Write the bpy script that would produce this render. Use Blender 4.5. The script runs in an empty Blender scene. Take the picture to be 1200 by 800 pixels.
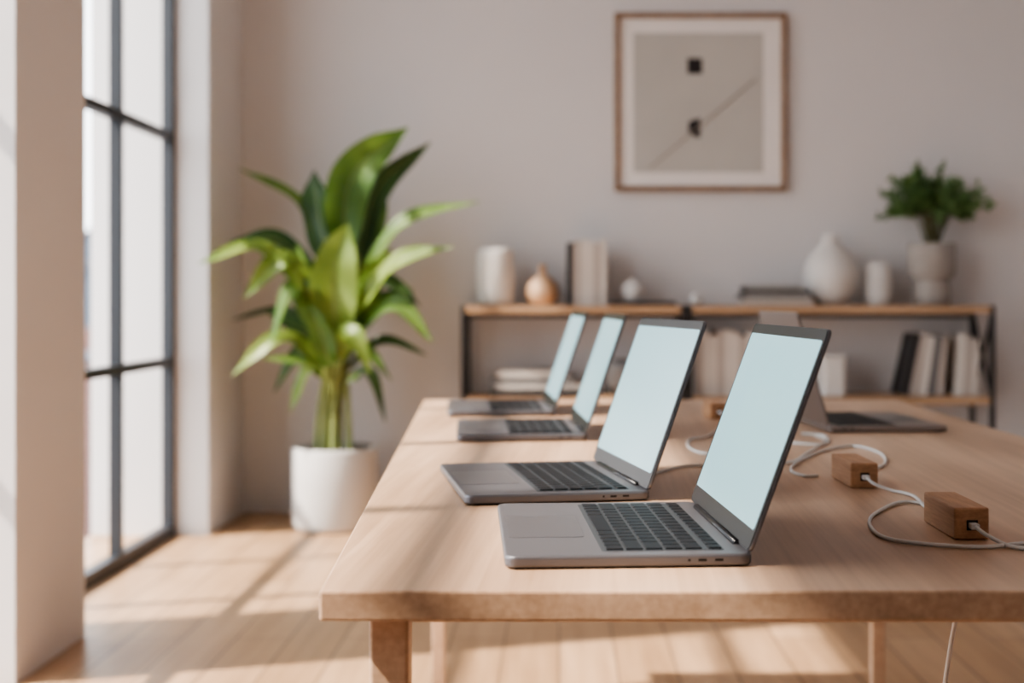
import bpy, bmesh, math, random
from mathutils import Vector, Matrix
random.seed(7)
S = bpy.context.scene
C = S.collection
try: S.view_settings.look = 'AgX - Medium High Contrast'
except Exception as ex: print(ex)

# ------------------------------------------------------------ materials
def new_mat(name):
    m = bpy.data.materials.new(name); m.use_nodes = True
    nt = m.node_tree
    return m, nt, nt.nodes['Principled BSDF']

def srgb(r, g, b):
    f = lambda c: (c/255/12.92) if c/255 <= .04045 else ((c/255+.055)/1.055)**2.4
    return (f(r), f(g), f(b), 1)

def plain(name, col, rough=.6, metal=0, noise=.06, nscale=6, emit=None, estr=0, spec=.5, bump=0):
    m, nt, b = new_mat(name)
    tc = nt.nodes.new('ShaderNodeTexCoord')
    n = nt.nodes.new('ShaderNodeTexNoise'); n.inputs['Scale'].default_value = nscale; n.inputs['Detail'].default_value = 4
    nt.links.new(tc.outputs['Object'], n.inputs['Vector'])
    r = nt.nodes.new('ShaderNodeValToRGB')
    c = Vector(col[:3])
    r.color_ramp.elements[0].position = .3; r.color_ramp.elements[1].position = .7
    r.color_ramp.elements[0].color = (*(c*(1-noise)), 1)
    r.color_ramp.elements[1].color = (*[min(1, x) for x in c*(1+noise)], 1)
    nt.links.new(n.outputs['Fac'], r.inputs['Fac'])
    nt.links.new(r.outputs['Color'], b.inputs['Base Color'])
    b.inputs['Roughness'].default_value = rough
    b.inputs['Metallic'].default_value = metal
    b.inputs['Specular IOR Level'].default_value = spec
    if emit:
        b.inputs['Emission Color'].default_value = emit
        b.inputs['Emission Strength'].default_value = estr
    if bump:
        bp = nt.nodes.new('ShaderNodeBump'); bp.inputs['Strength'].default_value = bump
        bp.inputs['Distance'].default_value = .003
        n2 = nt.nodes.new('ShaderNodeTexNoise'); n2.inputs['Scale'].default_value = nscale*12
        nt.links.new(tc.outputs['Object'], n2.inputs['Vector'])
        nt.links.new(n2.outputs['Fac'], bp.inputs['Height']); nt.links.new(bp.outputs['Normal'], b.inputs['Normal'])
    return m

def wood(name, c1, c2, scale=(14, 1.2, 14), rough=.45, fine=(160, 4, 160), rot=0):
    m, nt, b = new_mat(name)
    tc = nt.nodes.new('ShaderNodeTexCoord')
    rt = nt.nodes.new('ShaderNodeMapping'); rt.inputs['Rotation'].default_value = (0, 0, rot)
    nt.links.new(tc.outputs['Object'], rt.inputs['Vector'])
    mp = nt.nodes.new('ShaderNodeMapping'); mp.inputs['Scale'].default_value = scale
    nt.links.new(rt.outputs['Vector'], mp.inputs['Vector'])
    n = nt.nodes.new('ShaderNodeTexNoise'); n.inputs['Scale'].default_value = 1; n.inputs['Detail'].default_value = 6
    n.inputs['Distortion'].default_value = .6
    nt.links.new(mp.outputs['Vector'], n.inputs['Vector'])
    mp2 = nt.nodes.new('ShaderNodeMapping'); mp2.inputs['Scale'].default_value = fine
    nt.links.new(rt.outputs['Vector'], mp2.inputs['Vector'])
    n2 = nt.nodes.new('ShaderNodeTexNoise'); n2.inputs['Scale'].default_value = 1; n2.inputs['Detail'].default_value = 3
    nt.links.new(mp2.outputs['Vector'], n2.inputs['Vector'])
    mx = nt.nodes.new('ShaderNodeMath'); mx.operation = 'MULTIPLY_ADD'
    nt.links.new(n2.outputs['Fac'], mx.inputs[0]); mx.inputs[1].default_value = .45
    nt.links.new(n.outputs['Fac'], mx.inputs[2])
    r = nt.nodes.new('ShaderNodeValToRGB')
    r.color_ramp.elements[0].position = .52; r.color_ramp.elements[1].position = .92
    r.color_ramp.elements[0].color = c1; r.color_ramp.elements[1].color = c2
    nt.links.new(mx.outputs[0], r.inputs['Fac'])
    nt.links.new(r.outputs['Color'], b.inputs['Base Color'])
    b.inputs['Roughness'].default_value = rough
    bp = nt.nodes.new('ShaderNodeBump'); bp.inputs['Strength'].default_value = .12; bp.inputs['Distance'].default_value = .002
    nt.links.new(n2.outputs['Fac'], bp.inputs['Height']); nt.links.new(bp.outputs['Normal'], b.inputs['Normal'])
    return m

def plank_floor(name, c1, c2):
    m, nt, b = new_mat(name)
    tc = nt.nodes.new('ShaderNodeTexCoord')
    mp = nt.nodes.new('ShaderNodeMapping'); mp.inputs['Rotation'].default_value = (0, 0, math.radians(90))
    nt.links.new(tc.outputs['Object'], mp.inputs['Vector'])
    br = nt.nodes.new('ShaderNodeTexBrick')
    br.inputs['Scale'].default_value = 1; br.inputs['Brick Width'].default_value = 1.6
    br.inputs['Row Height'].default_value = .16; br.inputs['Mortar Size'].default_value = .0035
    br.inputs['Color1'].default_value = c1; br.inputs['Color2'].default_value = c2
    br.inputs['Mortar'].default_value = (*[x*.4 for x in c1[:3]], 1)
    nt.links.new(mp.outputs['Vector'], br.inputs['Vector'])
    mp2 = nt.nodes.new('ShaderNodeMapping'); mp2.inputs['Scale'].default_value = (25, 1.5, 1)
    nt.links.new(tc.outputs['Object'], mp2.inputs['Vector'])
    n = nt.nodes.new('ShaderNodeTexNoise'); n.inputs['Scale'].default_value = 1; n.inputs['Detail'].default_value = 6
    nt.links.new(mp2.outputs['Vector'], n.inputs['Vector'])
    r = nt.nodes.new('ShaderNodeValToRGB')
    r.color_ramp.elements[0].color = (.78, .76, .73, 1); r.color_ramp.elements[1].color = (1, 1, 1, 1)
    r.color_ramp.elements[0].position = .35; r.color_ramp.elements[1].position = .65
    nt.links.new(n.outputs['Fac'], r.inputs['Fac'])
    mix = nt.nodes.new('ShaderNodeMix'); mix.data_type = 'RGBA'; mix.blend_type = 'MULTIPLY'; mix.inputs[0].default_value = 1
    nt.links.new(br.outputs['Color'], mix.inputs[6]); nt.links.new(r.outputs['Color'], mix.inputs[7])
    nt.links.new(mix.outputs[2], b.inputs['Base Color'])
    b.inputs['Roughness'].default_value = .4
    return m

def leaf_mat(name, c1, c2, trans=.35):
    m, nt, b = new_mat(name)
    tc = nt.nodes.new('ShaderNodeTexCoord')
    n = nt.nodes.new('ShaderNodeTexNoise'); n.inputs['Scale'].default_value = 5
    nt.links.new(tc.outputs['Object'], n.inputs['Vector'])
    r = nt.nodes.new('ShaderNodeValToRGB')
    r.color_ramp.elements[0].position = .35; r.color_ramp.elements[1].position = .65
    r.color_ramp.elements[0].color = c1; r.color_ramp.elements[1].color = c2
    nt.links.new(n.outputs['Fac'], r.inputs['Fac'])
    nt.links.new(r.outputs['Color'], b.inputs['Base Color'])
    b.inputs['Roughness'].default_value = .4
    t = nt.nodes.new('ShaderNodeBsdfTranslucent')
    nt.links.new(r.outputs['Color'], t.inputs['Color'])
    mx = nt.nodes.new('ShaderNodeMixShader'); mx.inputs[0].default_value = trans
    nt.links.new(b.outputs[0], mx.inputs[1]); nt.links.new(t.outputs[0], mx.inputs[2])
    nt.links.new(mx.outputs[0], nt.nodes['Material Output'].inputs['Surface'])
    return m

M = {}
M['wall'] = plain('wall_paint', srgb(211, 207, 206), .85, noise=.015, nscale=2)
M['wall_l'] = plain('pillar_paint', srgb(220, 216, 214), .85, noise=.015, nscale=2)
M['ceil'] = plain('ceiling_paint', srgb(233, 233, 234), .9, noise=.01)
M['floor'] = plank_floor('oak_floor', srgb(192, 157, 124), srgb(174, 139, 106))
M['table'] = wood('table_wood', srgb(164, 131, 104), srgb(204, 170, 141), (10, .9, 10), .36, (130, 2.5, 130), rot=.04)
M['block'] = wood('block_wood', srgb(156, 114, 82), srgb(196, 152, 116), (30, 6, 60), .5, (200, 20, 400))
M['shelfw'] = wood('shelf_wood', srgb(156, 126, 98), srgb(186, 154, 124), (2, 20, 20), .5, (6, 120, 120))
M['black'] = plain('black_steel', srgb(32, 32, 34), .5, noise=.1)
M['winframe'] = plain('window_frame_metal', srgb(44, 48, 54), .5, noise=.05)
M['framew'] = wood('picture_frame_wood', srgb(124, 100, 82), srgb(152, 126, 104), (20, 20, 20), .5)
M['mat'] = plain('picture_mat', srgb(228, 222, 218), .8, noise=.01)
M['art'] = plain('art_paper', srgb(182, 178, 172), .8, noise=.05, nscale=3)
M['artblack'] = plain('art_ink', srgb(35, 32, 34), .8)
M['artline'] = plain('art_line', srgb(140, 128, 118), .8)
M['alu'] = plain('laptop_aluminium', srgb(106, 105, 109), .38, .6, noise=.02)
M['pad'] = plain('trackpad_glass', srgb(94, 93, 97), .3, .5, noise=.01)
M['alu_w'] = plain('laptop_aluminium_warm', srgb(138, 128, 124), .4, .5, noise=.02)
M['keywell'] = plain('key_well', srgb(58, 62, 66), .5, .2, spec=.3)
M['key'] = plain('key_cap', srgb(18, 20, 24), .5, noise=.02, spec=.25)
M['bezel'] = plain('bezel_black', srgb(20, 21, 24), .3, noise=.02, spec=.3)
M['screen'] = plain('screen_glass', srgb(60, 70, 72), .15, noise=.01, emit=srgb(182, 226, 234), estr=1.2)
M['rubber'] = plain('rubber', srgb(25, 25, 25), .8)
M['white'] = plain('white_ceramic', srgb(206, 202, 198), .55, noise=.03)
M['fluted'] = plain('matte_plaster', srgb(222, 218, 214), .8, noise=.03, nscale=20, bump=.4)
M['potw'] = plain('planter_ceramic', srgb(200, 198, 195), .6, noise=.03, bump=.1)
M['stone'] = plain('stoneware', srgb(152, 145, 139), .75, noise=.1, nscale=15, bump=.3)
M['peach'] = plain('terracotta_glaze', srgb(190, 156, 126), .6, noise=.06)
M['grey'] = plain('grey_cover', srgb(112, 110, 110), .7)
M['dark'] = plain('dark_cover', srgb(44, 42, 43), .6)
M['cream'] = plain('cream_cover', srgb(206, 198, 190), .7, noise=.04)
M['tan'] = plain('tan_cover', srgb(176, 165, 157), .7, noise=.04)
M['pages'] = plain('book_pages', srgb(218, 213, 205), .8, noise=.04, nscale=60)
M['cable'] = plain('white_cable', srgb(212, 210, 208), .45, noise=.01)
M['soil'] = plain('soil', srgb(60, 45, 35), .95, noise=.4, nscale=60, bump=1)
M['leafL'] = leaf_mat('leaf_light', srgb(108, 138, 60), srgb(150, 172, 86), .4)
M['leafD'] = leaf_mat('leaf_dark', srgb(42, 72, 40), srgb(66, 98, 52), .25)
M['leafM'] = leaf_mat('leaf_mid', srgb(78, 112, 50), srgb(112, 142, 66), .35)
M['stem'] = leaf_mat('leaf_stalk', srgb(122, 136, 78), srgb(152, 162, 100), .1)
M['bush'] = leaf_mat('shrub_leaf', srgb(78, 108, 64), srgb(116, 148, 90), .3)
M['twig'] = plain('twig_bark', srgb(90, 88, 58), .8)

# ------------------------------------------------------------ mesh helpers
class MB:
    def __init__(s): s.v = []; s.f = []; s.mi = []; s.sm = []; s.mats = []
    def m(s, key):
        if key not in s.mats: s.mats.append(key)
        return s.mats.index(key)
    def add(s, vs, fs, key, smooth=False):
        o = len(s.v); i = s.m(key)
        s.v += [tuple(v) for v in vs]
        for f in fs: s.f.append(tuple(x+o for x in f)); s.mi.append(i); s.sm.append(smooth)
    def box(s, x0, x1, y0, y1, z0, z1, key, mtx=None):
        vs = [Vector(p) for p in [(x0,y0,z0),(x1,y0,z0),(x1,y1,z0),(x0,y1,z0),(x0,y0,z1),(x1,y0,z1),(x1,y1,z1),(x0,y1,z1)]]
        if mtx: vs = [mtx @ v for v in vs]
        s.add(vs, [(0,3,2,1),(4,5,6,7),(0,1,5,4),(1,2,6,5),(2,3,7,6),(3,0,4,7)], key)
    def bar(s, a, b, w, key, up=(0,1,0)):
        a = Vector(a); b = Vector(b); t = (b-a); L = t.length; t.normalize()
        u = t.cross(Vector(up)); u.normalize(); v = t.cross(u)
        mt = Matrix((u, v, t)).transposed().to_4x4(); mt.translation = a
        s.box(-w/2, w/2, -w/2, w/2, 0, L, key, mt)
    def lathe(s, prof, key, n=40, c=(0,0,0), flute=0, fn=0):
        o = []; N = len(prof)
        for (r, z) in prof:
            for k in range(n):
                a = 2*math.pi*k/n
                rr = r*(1+flute*math.cos(fn*a)) if fn else r
                o.append((c[0]+rr*math.cos(a), c[1]+rr*math.sin(a), c[2]+z))
        f = []
        for i in range(N-1):
            for k in range(n):
                k2 = (k+1) % n
                f.append((i*n+k, i*n+k2, (i+1)*n+k2, (i+1)*n+k))
        s.add(o, f, key, True)
        s.add(o[:n], [tuple(range(n-1, -1, -1))], key)
        s.add(o[-n:], [tuple(range(n))], key)
    def tube(s, pts, r0, r1, key, n=8):
        pts = [Vector(p) for p in pts]; N = len(pts); o = []; prev = None
        for i, p in enumerate(pts):
            t = (pts[min(i+1, N-1)]-pts[max(i-1, 0)]).normalized()
            if prev is None:
                u = t.cross(Vector((0,0,1)) if abs(t.z) < .9 else Vector((1,0,0))).normalized()
            else:
                u = (prev - t*prev.dot(t)).normalized()
            prev = u; v = t.cross(u); r = r0+(r1-r0)*i/(N-1)
            for k in range(n):
                a = 2*math.pi*k/n; o.append(p+u*r*math.cos(a)+v*r*math.sin(a))
        f = []
        for i in range(N-1):
            for k in range(n):
                k2 = (k+1) % n; f.append((i*n+k, i*n+k2, (i+1)*n+k2, (i+1)*n+k))
        f.append(tuple(range(n-1, -1, -1))); f.append(tuple(range((N-1)*n, N*n)))
        s.add(o, f, key, True)
    def obj(s, name, parent=None, bevel=0, loc=None, seg=2):
        me = bpy.data.meshes.new(name); me.from_pydata(s.v, [], s.f)
        for k in s.mats: me.materials.append(M[k])
        me.polygons.foreach_set('material_index', s.mi)
        me.polygons.foreach_set('use_smooth', s.sm)
        me.update()
        o = bpy.data.objects.new(name, me); C.objects.link(o)
        if parent: o.parent = parent
        if loc: o.location = loc
        if bevel:
            b = o.modifiers.new('bevel', 'BEVEL'); b.width = bevel; b.segments = seg; b.limit_method = 'ANGLE'
        return o

def empty(name, loc=(0,0,0), rz=0):
    e = bpy.data.objects.new(name, None); C.objects.link(e); e.location = loc; e.rotation_euler = (0,0,rz)
    e.empty_display_size = .05
    return e

def spline(pts, n=10):
    pts = [Vector(p) for p in pts]; P = [pts[0]*2-pts[1]]+pts+[pts[-1]*2-pts[-2]]; out = []
    for i in range(1, len(P)-2):
        for k in range(n):
            t = k/n; a, b, c, d = P[i-1:i+3]
            out.append(.5*((2*b)+(c-a)*t+(2*a-5*b+4*c-d)*t*t+(3*b-a-3*c+d)*t**3))
    out.append(pts[-1]); return out

def rounded_slab(x0, x1, y0, y1, z0, z1, r, n=6):
    pts = []
    for cx, cy, a0 in ((x1-r, y1-r, 0), (x0+r, y1-r, 90), (x0+r, y0+r, 180), (x1-r, y0+r, 270)):
        for k in range(n+1):
            a = math.radians(a0+90*k/n); pts.append((cx+r*math.cos(a), cy+r*math.sin(a)))
    N = len(pts)
    vs = [(x, y, z0) for x, y in pts]+[(x, y, z1) for x, y in pts]
    fs = [tuple(range(N-1, -1, -1)), tuple(range(N, 2*N))]+[(i, (i+1) % N, N+(i+1) % N, N+i) for i in range(N)]
    return vs, fs

# ------------------------------------------------------------ room
CEIL = 3.7; WT = 3.45; YB = 6.38; XR = 3.6; Y0 = -1.6; XG = -1.64
b = MB(); b.box(-2.0, XR+.2, Y0, YB+.2, -.12, 0, 'floor'); b.obj('floor')
b = MB(); b.box(-2.0, XR+.2, Y0, YB+.2, CEIL, CEIL+.15, 'ceil'); b.obj('ceiling')
b = MB(); b.box(-2.0, XR+.2, YB, YB+.2, 0, CEIL, 'wall'); b.obj('wall_back')
b = MB(); b.box(XR, XR+.2, Y0, YB, 0, CEIL, 'wall'); b.obj('wall_right')
b = MB(); b.box(-2.0, XR+.2, Y0-.2, Y0, 0, CEIL, 'wall'); b.obj('added_wall_front')  # unseen wall behind the camera, added to cut frontal fill light
# left wall : pillars and lintel
b = MB()
b.box(-2.0, -1.50, 5.75, YB, 0, CEIL, 'wall_l')
b.box(-2.0, -1.42, 3.51, 4.03, 0, CEIL, 'wall_l')
b.box(-2.0, -1.42, Y0, .45, 0, CEIL, 'wall_l')  # unseen stretch made solid, without a window, to darken the camera side
b.box(-2.0, -1.60, 4.03, 5.75, WT, CEIL, 'wall_l')
b.box(-2.0, -1.60, .45, 3.51, WT, CEIL, 'wall_l')
b.obj('wall_left')
def window(name, ya, yb, bars):
    b = MB(); w = .045; x0, x1 = XG-.045, XG
    b.box(x0, x1, ya, ya+w, 0.0, WT, 'winframe'); b.box(x0, x1, yb-w, yb, 0, WT, 'winframe')
    b.box(x0, x1, ya+w, yb-w, 0, .05, 'winframe'); b.box(x0, x1, ya+w, yb-w, WT-.05, WT, 'winframe')
    for y in bars: b.box(x0, x1, y-.016, y+.016, .05, WT-.05, 'winframe')
    for z in (.744, 1.70, 2.65): b.box(x0+.002, x1-.002, ya+w, yb-w, z-.018, z+.018, 'winframe')
    b.obj(name)
window('window_1', 4.03, 5.75, (4.36, 5.05))
window('window_2', .45, 3.51, (1.2, 1.97, 2.74))

# ------------------------------------------------------------ city outside
def hazy(name, col):
    m, nt, bs = new_mat(name)
    tc = nt.nodes.new('ShaderNodeTexCoord')
    br = nt.nodes.new('ShaderNodeTexBrick'); br.offset = 0
    mp = nt.nodes.new('ShaderNodeMapping'); mp.inputs['Rotation'].default_value = (math.radians(90), 0, 0)
    nt.links.new(tc.outputs['Object'], mp.inputs['Vector']); nt.links.new(mp.outputs['Vector'], br.inputs['Vector'])
    br.inputs['Scale'].default_value = .4; br.inputs['Mortar Size'].default_value = .12
    c = Vector(col[:3])
    br.inputs['Color1'].default_value = (*(c*.55), 1); br.inputs['Color2'].default_value = (*(c*.65), 1); br.inputs['Mortar'].default_value = (*c, 1)
    nt.links.new(br.outputs['Color'], bs.inputs['Base Color']); bs.inputs['Roughness'].default_value = .9
    return m
M['b1'] = hazy('facade_pale', srgb(104, 105, 112))
M['b2'] = hazy('facade_pink', srgb(116, 88, 82))
M['b3'] = hazy('facade_grey', srgb(84, 94, 106))
M['ground'] = plain('street_ground', srgb(100, 100, 104), .9)
b = MB(); b.box(-600, -14, -200, 700, -22.2, -22, 'ground'); b.obj('street_ground')
i = 0
for (x, y, w, d, top) in [(-20.7,60,1.6,5,-1.6),(-31.2,92,2.4,8,3.2),(-16.2,52,1.4,4,-4.2),(-37,118,3,10,8),(-45,150,5,12,1),(-14.6,46.5,1.2,3,-6.2),
                          (-34,110,2.5,8,1),(-57,168,4,12,9),(-24,78,2.4,5,-3.4),(-62,205,10,15,3),(-54,176,3,10,0),(-20,64,1.2,4,-7.5)]:
    bb = MB(); k = ('b2','b3','b1')[i % 3]
    bb.box(-w/2, w/2, -d/2, d/2, -22-0, top, k); bb.box(-w/2-.2, w/2+.2, -d/2-.2, d/2+.2, top, top+.4, 'b1')
    bb.box(-w/5, w/8, -d/5, d/5, top+.4, top+1.4, k)
    bb.obj('city_building', loc=(x, y, 0)); i += 1

# ------------------------------------------------------------ table
T = empty('wooden_table')
b = MB()
xs = [(-.210, 1.177), (.865, 1.177), (.865, 3.45), (-.346, 3.45)]
vs = [(x, y, .723) for x, y in xs]+[(x, y, .75) for x, y in xs]
b.add(vs, [(3,2,1,0),(4,5,6,7),(0,1,5,4),(1,2,6,5),(2,3,7,6),(3,0,4,7)], 'table')
b.obj('table_top', T, bevel=.0025)
b = MB()
def leg(b, x, y, w=.036):
    t = w/2; q = t*.85
    vs = [(x-q,y-q,0),(x+q,y-q,0),(x+q,y+q,0),(x-q,y+q,0),(x-t,y-t,.723),(x+t,y-t,.723),(x+t,y+t,.723),(x-t,y+t,.723)]
    b.add(vs, [(0,3,2,1),(4,5,6,7),(0,1,5,4),(1,2,6,5),(2,3,7,6),(3,0,4,7)], 'table')
for x, y in ((-.156, 1.25), (.82, 1.25), (.795, 3.36), (-.300, 3.36)): leg(b, x, y)
b.obj('legs', T, bevel=.003)
b = MB()
b.box(-.138, .802, 1.245, 1.263, .706, .723, 'table'); b.box(-.282, .777, 3.35, 3.37, .68, .723, 'table')
b.bar((.815, 1.268, .70), (.797, 3.342, .70), .02, 'table', up=(0,0,1)); b.bar((-.16, 1.268, .70), (-.298, 3.342, .70), .02, 'table', up=(0,0,1))
b.obj('aprons', T, bevel=.002)

# ------------------------------------------------------------ laptops
def laptop(loc, deg, lid_deg=18.5, lidmat='alu', L=.227):
    D, W, H = .237, .335, .0115
    e = empty('laptop', (loc[0], loc[1], .7515), math.radians(deg))
    b = MB(); vs, fs = rounded_slab(0, D, 0, W, 0, H, .012); b.add(vs, fs, lidmat)
    b.obj('base', e, bevel=.003, seg=3)
    b = MB()
    for x in (.02, D-.02):
        for y in (.03, W-.03): b.lathe([(.007, -.0015), (.007, .0003)], 'rubber', 12, (x, y, 0))
    b.obj('feet', e)
    kx0, kx1, ky0, ky1 = .094, .213, .020, W-.020
    b = MB(); vs, fs = rounded_slab(kx0, kx1, ky0, ky1, H-.001, H+.0003, .003); b.add(vs, fs, 'keywell'); b.obj('key_well', e)
    b = MB(); rows = 6; rh = (kx1-kx0-.004)/rows
    for r in range(rows):
        x1 = kx1-.002-r*rh; x0 = x1-rh+.0026
        if r == 0: x0 += .004
        if r == 5: ws = [1,1,1,1.25,5.2,1.25,1,1,1,1]
        elif r == 1: ws = [1]*13+[1.6]
        elif r == 2: ws = [1.6]+[1]*13
        elif r == 3: ws = [1.85]+[1]*11+[1.85]
        elif r == 4: ws = [2.4]+[1]*10+[2.4]
        else: ws = [1.4]+[1]*13
        tot = sum(ws); sp = ky1-ky0-.004; y = ky1-.002
        for w in ws:
            ww = sp*w/tot
            b.box(x0, x1, y-ww+.0028, y, H+.0003, H+.0018, 'key'); y -= ww
    b.obj('keys', e, bevel=.0006, seg=1)
    b = MB(); vs, fs = rounded_slab(.007, .084, W/2-.068, W/2+.068, H-.001, H+.0003, .006); b.add(vs, fs, 'pad'); b.obj('trackpad', e)
    b = MB()
    for s_ in (0, 1):
        yy0, yy1 = (-.0002, .0008) if s_ == 0 else (W-.0008, W+.0002)
        for xa, xb in ((.200, .208), (.184, .192), (.174, .1765)):
            b.box(xa, xb, yy0, yy1, .0048, .0072, 'bezel')
    b.obj('ports', e)
    b = MB(); b.tube([(D-.006, .05, H+.0005), (D-.006, W-.05, H+.0005)], .0042, .0042, 'bezel', 12); b.obj('hinge', e)
    lid = bpy.data.objects.new('lid', None); C.objects.link(lid); lid.parent = e
    lid.location = (D-.005, 0, H+.001); lid.rotation_euler = (0, math.radians(lid_deg), 0)
    def slab_yz(x0, x1, y0, y1, z0, z1, r, key, name, bev=0):
        vs, fs = rounded_slab(z0, z1, y0, y1, x0, x1, r)
        vs = [(c, bb_, a) for a, bb_, c in vs]; fs = [tuple(reversed(f)) for f in fs]
        q = MB(); q.add(vs, fs, key); return q.obj(name, lid, bevel=bev)
    slab_yz(0, .0042, 0, W, 0, L, .009, lidmat, 'shell', .0014)
    slab_yz(-.0008, .0008, .0008, W-.0008, .0012, L-.0008, .008, 'bezel', 'bezel')
    slab_yz(-.0012, -.0004, .007, W-.007, .021, L-.0125, .004, 'screen', 'screen')
    return e
laptop((-.0510, 1.266), 3.8, 20.3)
laptop((-.116, 1.661), 10.5, 19.6)
laptop((-.184, 2.41), 4, 18.8)
laptop((-.243, 2.93), 4.5, 18.8)
laptop((.727, 2.924), 184, 16, 'alu_w')

# ------------------------------------------------------------ wooden cable blocks
def block(x, y, deg):
    e = empty('cable_organizer_block', (x, y, .7505), math.radians(deg))
    b = MB(); b.box(0, .037, 0, .12, 0, .034, 'block'); b.obj('wood_body', e, bevel=.002)
    b = MB(); b.box(.013, .025, -.0006, .004, .010, .021, 'bezel'); b.box(.013, .025, .116, .1206, .010, .021, 'bezel'); b.obj('cable_slot', e, bevel=.0005)
    b = MB(); b.box(.0145, .0235, -.012, .002, .0125, .0185, 'cable'); b.obj('plug', e, bevel=.001)
block(.419, 1.425, 0); block(.394, 1.815, 1); block(.324, 2.87, 2)

def cable(pts, r=.0022, nm='charging_cable', low=.7505):
    P = []
    for p in pts:
        P.append((p[0], p[1], p[2] if len(p) > 2 else .7505+r))
    sp = spline(P, 12)
    for q in sp: q.z = max(q.z, low+r)
    b = MB(); b.tube(sp, r, r, 'cable', 10); b.obj(nm)
cable([(.438,1.4125,.766),(.445,1.395,.760),(.462,1.375),(.485,1.345),(.53,1.30),(.62,1.29),(.74,1.33),(.80,1.36),(.85,1.37)])
cable([(.437,1.546,.766),(.446,1.60,.758),(.451,1.665),(.425,1.675),(.392,1.625),(.362,1.56),(.346,1.49),(.346,1.425),(.374,1.392),(.43,1.372),(.479,1.392),(.58,1.44),(.70,1.47),(.84,1.46)])
cable([(.413,1.8025,.766),(.420,1.785,.760),(.442,1.775),(.456,1.73),(.447,1.65),(.438,1.60,.758),(.432,1.546,.762)])
cable([(.412,1.936,.766),(.43,1.97,.758),(.478,2.02),(.510,2.10),(.529,2.224),(.5095,2.327),(.442,2.249),(.372,2.096),(.344,1.99),(.352,1.93),(.372,1.93)])
cable([(.459,2.54),(.4935,2.50),(.4687,2.383),(.407,2.212),(.355,2.09),(.277,2.11),(.229,2.063),(.188,2.042),(.151,1.98),(.118,1.93)])
cable([(.342,2.859,.766),(.348,2.83,.757),(.343,2.78),(.278,2.50),(.240,2.44),(.223,2.30),(.2456,2.21),(.3157,2.314),(.389,2.50),(.40,2.72),(.37,2.95),(.345,3.03),(.336,2.998,.765)])
cable([(.375,2.99),(.405,2.90),(.41,2.70),(.37,2.56),(.40,2.40),(.455,2.35),(.485,2.42),(.478,2.50)])
cable([(.405,1.36,.7205),(.405,1.36,.70),(.397,1.365,.65),(.387,1.37,.55),(.377,1.38,.3),(.38,1.40,.03),(.42,1.5,.004),(.6,1.62,.004)], nm='hanging_cable', low=0)

# ------------------------------------------------------------ shelves
ZT = .981; ZM = .571; YF = 6.03; YK = 6.345
def shelf(x0, x1):
    e = empty('shelving_unit')
    b = MB()
    for z in (ZT, ZM, .16): b.box(x0, x1, YF, YK, z-.036, z, 'shelfw')
    b.obj('boards', e, bevel=.002)
    b = MB(); w = .022
    for x in (x0-w/2, x1+w/2):
        for y in (YF+.012, YK-.012): b.box(x-w/2, x+w/2, y-w/2, y+w/2, 0, ZT, 'black')
        for z in (ZT-.018, ZM-.018, .142): b.box(x-w/2+.002, x+w/2-.002, YF+.02, YK-.02, z-.012, z+.012, 'black')
        b.bar((x, YF+.02, ZM), (x, YK-.02, ZT-.03), .012, 'black', up=(1,0,0)); b.bar((x+.006, YK-.02, ZM), (x+.006, YF+.02, ZT-.03), .012, 'black', up=(1,0,0))
    for z in (ZT-.05, ZM-.05): b.box(x0, x1, YK-.02, YK-.008, z-.008, z+.008, 'black')
    b.obj('steel_frame', e)
shelf(-.418, .548); shelf(.60, 1.935)

def vase(name, x, y, prof, key, z=ZT, fl=0, fn=0, n=48):
    b = MB(); b.lathe(prof, key, n, (0,0,0), fl, fn); return b.obj(name, loc=(x, y, z+.0005))
vase('cylinder_vase', -.291, 6.19, [(.06,0),(.076,.006),(.082,.03),(.085,.13),(.084,.235),(.078,.256),(.068,.264),(.058,.262),(.055,.24),(.05,.1)], 'fluted', fl=.012, fn=24, n=144)
vase('bud_vase', -.075, 6.18, [(.035,0),(.058,.008),(.074,.035),(.077,.065),(.070,.095),(.045,.122),(.022,.138),(.0165,.155),(.018,.178),(.022,.188),(.017,.187),(.012,.17),(.012,.12)], 'peach')
vase('round_vase', 1.25, 6.19, [(.05,0),(.07,.006),(.105,.05),(.124,.11),(.124,.155),(.108,.21),(.075,.255),(.046,.28),(.04,.30),(.046,.322),(.039,.322),(.032,.30),(.032,.27)], 'white')
vase('tall_vase', 1.468, 6.19, [(.045,0),(.056,.01),(.062,.05),(.063,.12),(.058,.17),(.044,.192),(.03,.20),(.024,.198),(.024,.17)], 'white')
b = MB(); b.box(.236, .53, 6.08, 6.28, .0, .018, 'dark'); b.obj('dark_tray', loc=(0,0,ZT+.0005), bevel=.004)
vase('sugar_bowl', .338, 6.17, [(.025,0),(.038,.012),(.05,.04),(.048,.066),(.03,.088),(.012,.096),(.008,.104),(.002,.106)], 'white', z=ZT+.0185)
vase('egg_ornament', .63, 6.16, [(.008,0),(.022,.008),(.03,.026),(.027,.042),(.014,.054),(.002,.057)], 'white')

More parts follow.
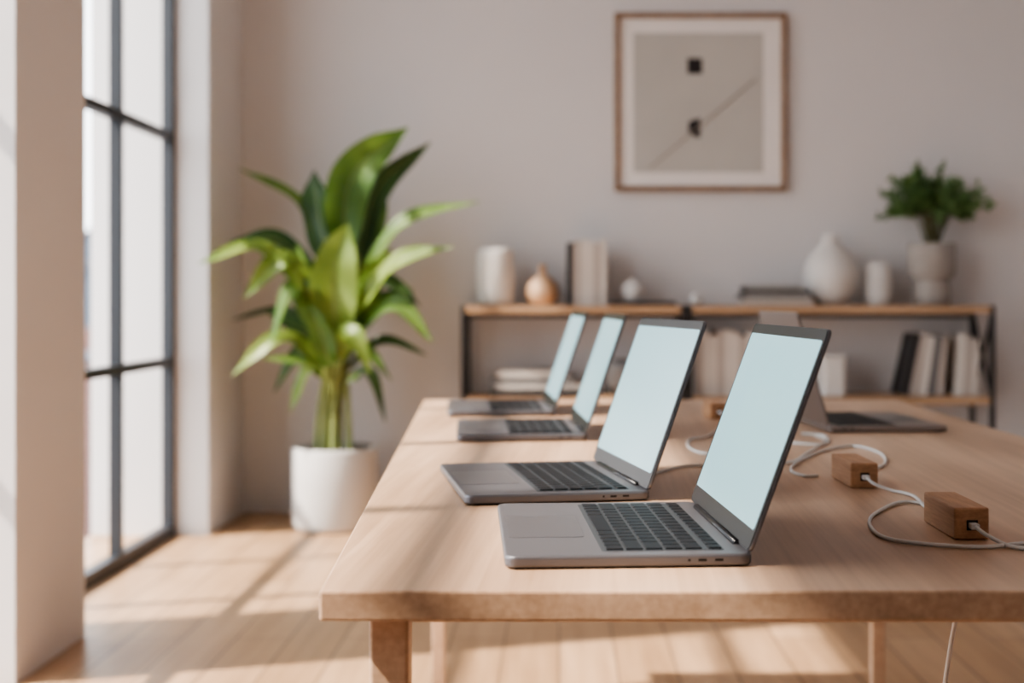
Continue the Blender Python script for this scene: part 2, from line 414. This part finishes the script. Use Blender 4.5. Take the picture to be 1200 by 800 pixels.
def book(b, x0, w, h, d, key, z=0, yf=6.10, lean=0):
    mt = Matrix.Translation((x0, yf, z)) @ Matrix.Rotation(math.radians(lean), 4, 'Y')
    b.box(0, .003, 0, d, 0, h, key, mt); b.box(w-.003, w, 0, d, 0, h, key, mt)
    b.box(.003, w-.003, 0, .003, 0, h, key, mt); b.box(.003, w-.003, .003, d-.004, .004, h-.004, 'pages', mt)
b = MB(); x = .036
for w, h, k in ((.028,.285,'dark'),(.036,.292,'tan'),(.030,.30,'cream'),(.024,.29,'cream'),(.030,.282,'tan'),(.024,.298,'cream')):
    book(b, x, w, h, .2, k, ZT+.0005); x += w+.001
b.obj('upright_books')
def flatbooks(nm, x0, z, lst, y0=6.08):
    b = MB(); zz = z+.0005
    for (dx, w, t, d, k) in lst:
        b.box(x0+dx, x0+dx+w, y0, y0+d, zz, zz+.003, k); b.box(x0+dx, x0+dx+w, y0, y0+d, zz+t-.003, zz+t, k)
        b.box(x0+dx, x0+dx+.003, y0, y0+d, zz+.003, zz+t-.003, k); b.box(x0+dx+.003, x0+dx+w-.004, y0+.004, y0+d-.004, zz+.003, zz+t-.003, 'pages')
        b.box(x0+dx+.003, x0+dx+w-.004, y0, y0+.003, zz+.006, zz+t-.006, k)
        zz += t+.0004
    b.obj(nm)
flatbooks('book_stack', .84, ZT, [(.0,.31,.03,.22,'tan'),(-.02,.30,.022,.21,'grey'),(0,.28,.022,.2,'dark'),(-.005,.25,.014,.18,'grey')], 6.05)
flatbooks('book_stack', -.31, ZM, [(.0,.46,.03,.24,'dark'),(.02,.40,.024,.22,'cream'),(.0,.38,.03,.22,'grey'),(.03,.32,.026,.2,'cream')])
vase('ceramic_bowl', .30, 6.18, [(.05,0),(.07,.006),(.10,.05),(.115,.11),(.118,.16),(.112,.16),(.10,.10),(.06,.03)], 'grey', z=ZM)
b = MB(); x = .62
for w, h, k in ((.032,.26,'tan'),(.028,.29,'cream'),(.036,.27,'cream'),(.03,.295,'tan'),(.034,.30,'cream'),(.028,.285,'cream'),(.036,.27,'tan'),(.03,.29,'cream')):
    book(b, x, w, h, .2, k, ZM+.0005); x += w+.0015
b.obj('upright_books')
b = MB(); vs, fs = rounded_slab(1.19, 1.30, 6.08, 6.24, ZM+.0005, ZM+.165, .02); b.add(vs, fs, 'white'); vs, fs = rounded_slab(1.185, 1.305, 6.075, 6.245, ZM+.165, ZM+.185, .02); b.add(vs, fs, 'white'); b.obj('storage_canister', bevel=.003)
b = MB()
for x0, w, h, k, ln in ((1.555,.03,.285,'dark',12),(1.59,.03,.29,'tan',11),(1.63,.036,.27,'cream',9),(1.672,.034,.275,'grey',7.5),(1.712,.03,.265,'tan',5)):
    book(b, x0, w, h, .2, k, ZM+.0065, lean=ln)
b.obj('leaning_books')
b = MB()
for x0, w, h, k, ln in ((1.80,.034,.28,'cream',4),(1.838,.03,.265,'tan',3),(1.872,.028,.25,'cream',1)):
    book(b, x0, w, h, .2, k, ZM+.003, lean=ln)
b.obj('leaning_books')

# ------------------------------------------------------------ framed picture
F = empty('framed_picture', (0, 0, 0))
x0, x1, z0, z1 = .262, 1.077, 1.52, 2.364; fw = .026; yb = YB-.002
b = MB()
b.box(x0, x1, yb-.03, yb, z0, z0+fw, 'framew'); b.box(x0, x1, yb-.03, yb, z1-fw, z1, 'framew')
b.box(x0, x0+fw, yb-.03, yb, z0+fw, z1-fw, 'framew'); b.box(x1-fw, x1, yb-.03, yb, z0+fw, z1-fw, 'framew')
b.obj('frame', F, bevel=.002)
b = MB(); b.box(x0+fw, x1-fw, yb-.012, yb-.004, z0+fw, z1-fw, 'mat'); b.obj('mat_board', F)
ax0, ax1, az0, az1 = .351, .968, 1.609, 2.271
b = MB(); b.box(ax0, ax1, yb-.0135, yb-.0118, az0, az1, 'art'); b.obj('art_print', F)
b = MB(); yy = yb-.0145
b.box(.608, .678, yy, yy+.0012, 2.076, 2.15, 'artblack')
vs = []
for yv in (yy, yy+.0012): vs += [(.612,yv,1.80),(.655,yv,1.772),(.670,yv,1.778),(.668,yv,1.868),(.614,yv,1.852)]
b.add(vs, [(4,3,2,1,0),(5,6,7,8,9)]+[(i_,(i_+1)%5+0,(i_+1)%5+5,i_+5) for i_ in range(5)], 'artblack')
b.bar((.43, yy+.001, 1.63), (.93, yy+.001, 2.05), .007, 'artline')
b.obj('ink_shapes', F)

# ------------------------------------------------------------ shelf plant
P = empty('potted_shrub', (1.715, 6.185, ZT+.0005))
b = MB(); b.lathe([(.07,0),(.084,.005),(.086,.05),(.082,.10),(.078,.118),(.098,.13),(.106,.145),(.108,.21),(.107,.28),(.101,.286),(.095,.28),(.094,.255)], 'stone', 48); b.obj('footed_pot', P)
b = MB(); b.lathe([(.093,.245),(.093,.256),(.05,.262),(.003,.264)], 'soil', 32); b.obj('soil', P)
b = MB(); bl = MB(); rnd = random.Random(5)
def small_leaf(bl, p, d, n, L, W):
    s_ = d.cross(n).normalized()*W; n = n.normalized()
    vs = [p, p+d*L*.35+s_*.9+n*L*.08, p+d*L*.75+s_*.6+n*L*.05, p+d*L, p+d*L*.75-s_*.6+n*L*.05, p+d*L*.35-s_*.9+n*L*.08, p+d*L*.5]
    bl.add(vs, [(0,1,6),(1,2,6),(2,3,6),(3,4,6),(4,5,6),(5,0,6)], 'bush', True)
def rv(r):
    return Vector((r.gauss(0,1), r.gauss(0,1), r.gauss(0,1))).normalized()
for k in range(64):
    a = 2*math.pi*(k*.618 % 1); el = rnd.uniform(-.6, 1); q = rnd.uniform(.6, 1.1)
    c_ = math.sqrt(max(0, 1-el*el))
    tip = Vector((.24*c_*math.cos(a)*q, .125*c_*math.sin(a)*q, .475+.15*el*q))
    base = Vector((rnd.uniform(-.03,.03), rnd.uniform(-.025,.025), .26))
    mid = base.lerp(tip, .5)+Vector((0,0,.04 if el > 0 else .07)) - Vector((tip.x, tip.y, 0))*.12
    pts = spline([base, mid, tip], 8); b.tube(pts, .0028, .001, 'twig', 5)
    for j in range(8, len(pts)):
        for q2 in range(2 if j < 12 else 3):
            d = (rv(rnd)+Vector((0,0,.2))+(pts[j]-pts[j-1]).normalized()*1.0).normalized()
            small_leaf(bl, pts[j]+rv(rnd)*.008, d, rv(rnd), rnd.uniform(.032,.05), rnd.uniform(.009,.013))
b.obj('twigs', P); bl.obj('foliage', P)

# ------------------------------------------------------------ big floor plant
P = empty('potted_bird_of_paradise_plant', (-.989, 5.95, 0))
b = MB(); b.lathe([(.165,0.001),(.18,.006),(.187,.03),(.188,.2),(.189,.35),(.185,.358),(.175,.358),(.17,.35),(.17,.32)], 'potw', 64); b.obj('planter', P)
b = MB(); b.lathe([(.169,.30),(.169,.322),(.08,.328),(.003,.33)], 'soil', 32); b.obj('soil', P)
LV = [ # base(x,z) mid tip  (z above rim) , y base, y mid, y tip, width, mat, normal hint
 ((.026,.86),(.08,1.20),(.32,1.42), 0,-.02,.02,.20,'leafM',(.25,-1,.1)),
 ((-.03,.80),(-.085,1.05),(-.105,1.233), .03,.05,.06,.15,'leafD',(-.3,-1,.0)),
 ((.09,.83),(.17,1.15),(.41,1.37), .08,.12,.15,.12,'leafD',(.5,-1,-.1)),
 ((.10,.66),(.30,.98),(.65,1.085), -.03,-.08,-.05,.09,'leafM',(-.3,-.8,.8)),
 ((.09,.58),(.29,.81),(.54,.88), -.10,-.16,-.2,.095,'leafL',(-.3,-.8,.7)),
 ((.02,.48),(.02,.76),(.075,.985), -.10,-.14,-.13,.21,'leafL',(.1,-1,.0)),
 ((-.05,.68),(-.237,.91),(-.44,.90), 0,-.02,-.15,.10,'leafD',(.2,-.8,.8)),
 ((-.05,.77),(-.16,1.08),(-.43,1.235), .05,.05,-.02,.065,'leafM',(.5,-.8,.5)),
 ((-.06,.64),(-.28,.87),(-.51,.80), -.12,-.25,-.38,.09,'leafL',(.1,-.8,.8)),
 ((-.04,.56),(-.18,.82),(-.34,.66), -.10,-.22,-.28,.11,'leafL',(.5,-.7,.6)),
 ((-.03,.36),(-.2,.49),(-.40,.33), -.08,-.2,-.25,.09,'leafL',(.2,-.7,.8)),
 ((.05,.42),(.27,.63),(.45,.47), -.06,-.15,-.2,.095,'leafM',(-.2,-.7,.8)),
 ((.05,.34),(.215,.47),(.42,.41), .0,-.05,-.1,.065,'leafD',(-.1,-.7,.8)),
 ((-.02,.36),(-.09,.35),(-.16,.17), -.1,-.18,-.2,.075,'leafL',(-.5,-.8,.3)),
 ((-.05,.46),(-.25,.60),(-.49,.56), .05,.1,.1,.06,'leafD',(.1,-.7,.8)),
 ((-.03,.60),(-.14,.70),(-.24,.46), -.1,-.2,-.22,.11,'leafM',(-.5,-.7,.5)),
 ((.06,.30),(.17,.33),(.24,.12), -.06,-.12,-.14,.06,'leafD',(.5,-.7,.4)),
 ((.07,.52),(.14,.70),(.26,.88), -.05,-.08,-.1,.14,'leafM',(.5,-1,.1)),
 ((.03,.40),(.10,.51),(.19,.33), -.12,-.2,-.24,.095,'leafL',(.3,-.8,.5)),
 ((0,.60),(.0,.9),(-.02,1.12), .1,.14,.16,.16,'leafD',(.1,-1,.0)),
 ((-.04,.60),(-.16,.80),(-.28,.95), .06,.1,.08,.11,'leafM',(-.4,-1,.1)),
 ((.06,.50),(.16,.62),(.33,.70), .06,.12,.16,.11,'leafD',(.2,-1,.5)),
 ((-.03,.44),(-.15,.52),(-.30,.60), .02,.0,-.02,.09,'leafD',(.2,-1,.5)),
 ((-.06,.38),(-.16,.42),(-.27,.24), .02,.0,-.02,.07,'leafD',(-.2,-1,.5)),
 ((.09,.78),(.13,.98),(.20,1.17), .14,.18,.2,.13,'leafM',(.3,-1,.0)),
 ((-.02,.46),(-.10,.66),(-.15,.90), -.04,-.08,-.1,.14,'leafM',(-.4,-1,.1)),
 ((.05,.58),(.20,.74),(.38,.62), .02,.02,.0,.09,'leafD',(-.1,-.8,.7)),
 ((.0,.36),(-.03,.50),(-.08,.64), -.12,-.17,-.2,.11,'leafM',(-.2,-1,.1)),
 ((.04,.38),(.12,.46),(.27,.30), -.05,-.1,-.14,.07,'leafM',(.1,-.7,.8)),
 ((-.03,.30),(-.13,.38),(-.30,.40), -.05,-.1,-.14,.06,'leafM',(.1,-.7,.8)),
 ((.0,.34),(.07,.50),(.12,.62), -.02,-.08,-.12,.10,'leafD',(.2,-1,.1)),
]
bs = MB(); bl = MB(); rnd = random.Random(11); RIM = .355
def big_leaf(bl, pts, W, key, hint, seed):
    r = random.Random(seed); N = len(pts)-1; cols = 8; vs = []; fs = []
    hint = Vector(hint).normalized(); ph = r.uniform(0, 6)
    for i, p in enumerate(pts):
        t = i/N; T_ = (pts[min(i+1, N)]-pts[max(i-1, 0)]).normalized()
        side = T_.cross(hint).normalized(); nrm = side.cross(T_).normalized()
        w = W*.5*(math.sin(math.pi*min(1, (t*.93+.035))**.78)**.75)*(1 if t < .98 else .2)
        if t > .75: w *= 1-((t-.75)/.25)**2*.75
        for c in range(cols+1):
            s_ = c/cols*2-1
            z = abs(s_)*w*.32 + math.sin(t*13+ph+s_*1.5)*w*.14*abs(s_)
            vs.append(p+side*w*s_*(.97)+nrm*z*1.0)
    for i in range(N):
        for c in range(cols):
            a = i*(cols+1)+c; fs.append((a, a+1, a+cols+2, a+cols+1))
    bl.add(vs, fs, key, True)
    bl.tube(pts[:int(N*.9)], .0045, .0015, 'stem', 5)
MAIN = (0,1,2,3,5,6,8,11,12,10,19,24)
for k, (a, m_, t_, ya, ym, yt, W, key, hn) in enumerate(LV):
    A = Vector((a[0], ya, a[1]+RIM)); B_ = Vector((m_[0], ym, m_[1]+RIM)); D_ = Vector((t_[0], yt, t_[1]+RIM))
    big_leaf(bl, spline([A, B_, D_], 14), W, key, hn, k)
    tang = (B_-A).normalized()
    if k in MAIN:
        j = MAIN.index(k); ang = j*2.4+.5; rr = .10*math.sqrt((j+.6)/12)
        base = Vector((rr*math.cos(ang)*.95, rr*math.sin(ang), .322)); h = A.z-base.z
        m1 = Vector((base.x*.75+A.x*.15, base.y*.7+ya*.2, base.z+h*.5))
        bs.tube(spline([base, m1, A, A+tang*.02], 8), .0145, .005, 'stem', 8)
    else:
        h = min(.26, A.z-.42)
        base = Vector((a[0]*.35, ya*.35, A.z-h))
        bs.tube(spline([base, base.lerp(A, .55)+Vector((-a[0]*.15, 0, .01)), A, A+tang*.02], 6), .0065, .0042, 'stem', 7)
bs.obj('stalks', P); bl.obj('leaves', P)

# ------------------------------------------------------------ light
w = bpy.data.worlds.new('World'); S.world = w; w.use_nodes = True
nt = w.node_tree; bg = nt.nodes['Background']
tc = nt.nodes.new('ShaderNodeTexCoord'); sx = nt.nodes.new('ShaderNodeSeparateXYZ'); rp = nt.nodes.new('ShaderNodeValToRGB')
nt.links.new(tc.outputs['Generated'], sx.inputs[0]); nt.links.new(sx.outputs['Z'], rp.inputs['Fac'])
rp.color_ramp.elements[0].position = 0; rp.color_ramp.elements[0].color = (.97, .985, 1, 1)
rp.color_ramp.elements[1].position = .6; rp.color_ramp.elements[1].color = (.85, .925, 1, 1)
nt.links.new(rp.outputs['Color'], bg.inputs['Color']); bg.inputs['Strength'].default_value = 5.2
sd = bpy.data.lights.new('sun', 'SUN'); sd.energy = 13; sd.angle = math.radians(1.4); sd.color = (1, .89, .78)
so = bpy.data.objects.new('sun', sd); C.objects.link(so)
so.rotation_euler = Vector((1, .3, -1.24)).to_track_quat('-Z', 'Y').to_euler(); so.location = (-4, -1, 6)

# ------------------------------------------------------------ camera
cd = bpy.data.cameras.new('camera'); co = bpy.data.objects.new('camera', cd); C.objects.link(co)
co.location = (0, 0, 1.004); co.rotation_euler = (math.radians(90), 0, 0)
cd.sensor_width = 36; cd.sensor_fit = 'HORIZONTAL'; cd.lens = 1576/1200*36
cd.shift_x = -(655-600)/1200; cd.shift_y = (352-400)/1200
cd.dof.use_dof = True; cd.dof.focus_distance = 1.5; cd.dof.aperture_fstop = 3.5
cd.clip_end = 2000
S.camera = co
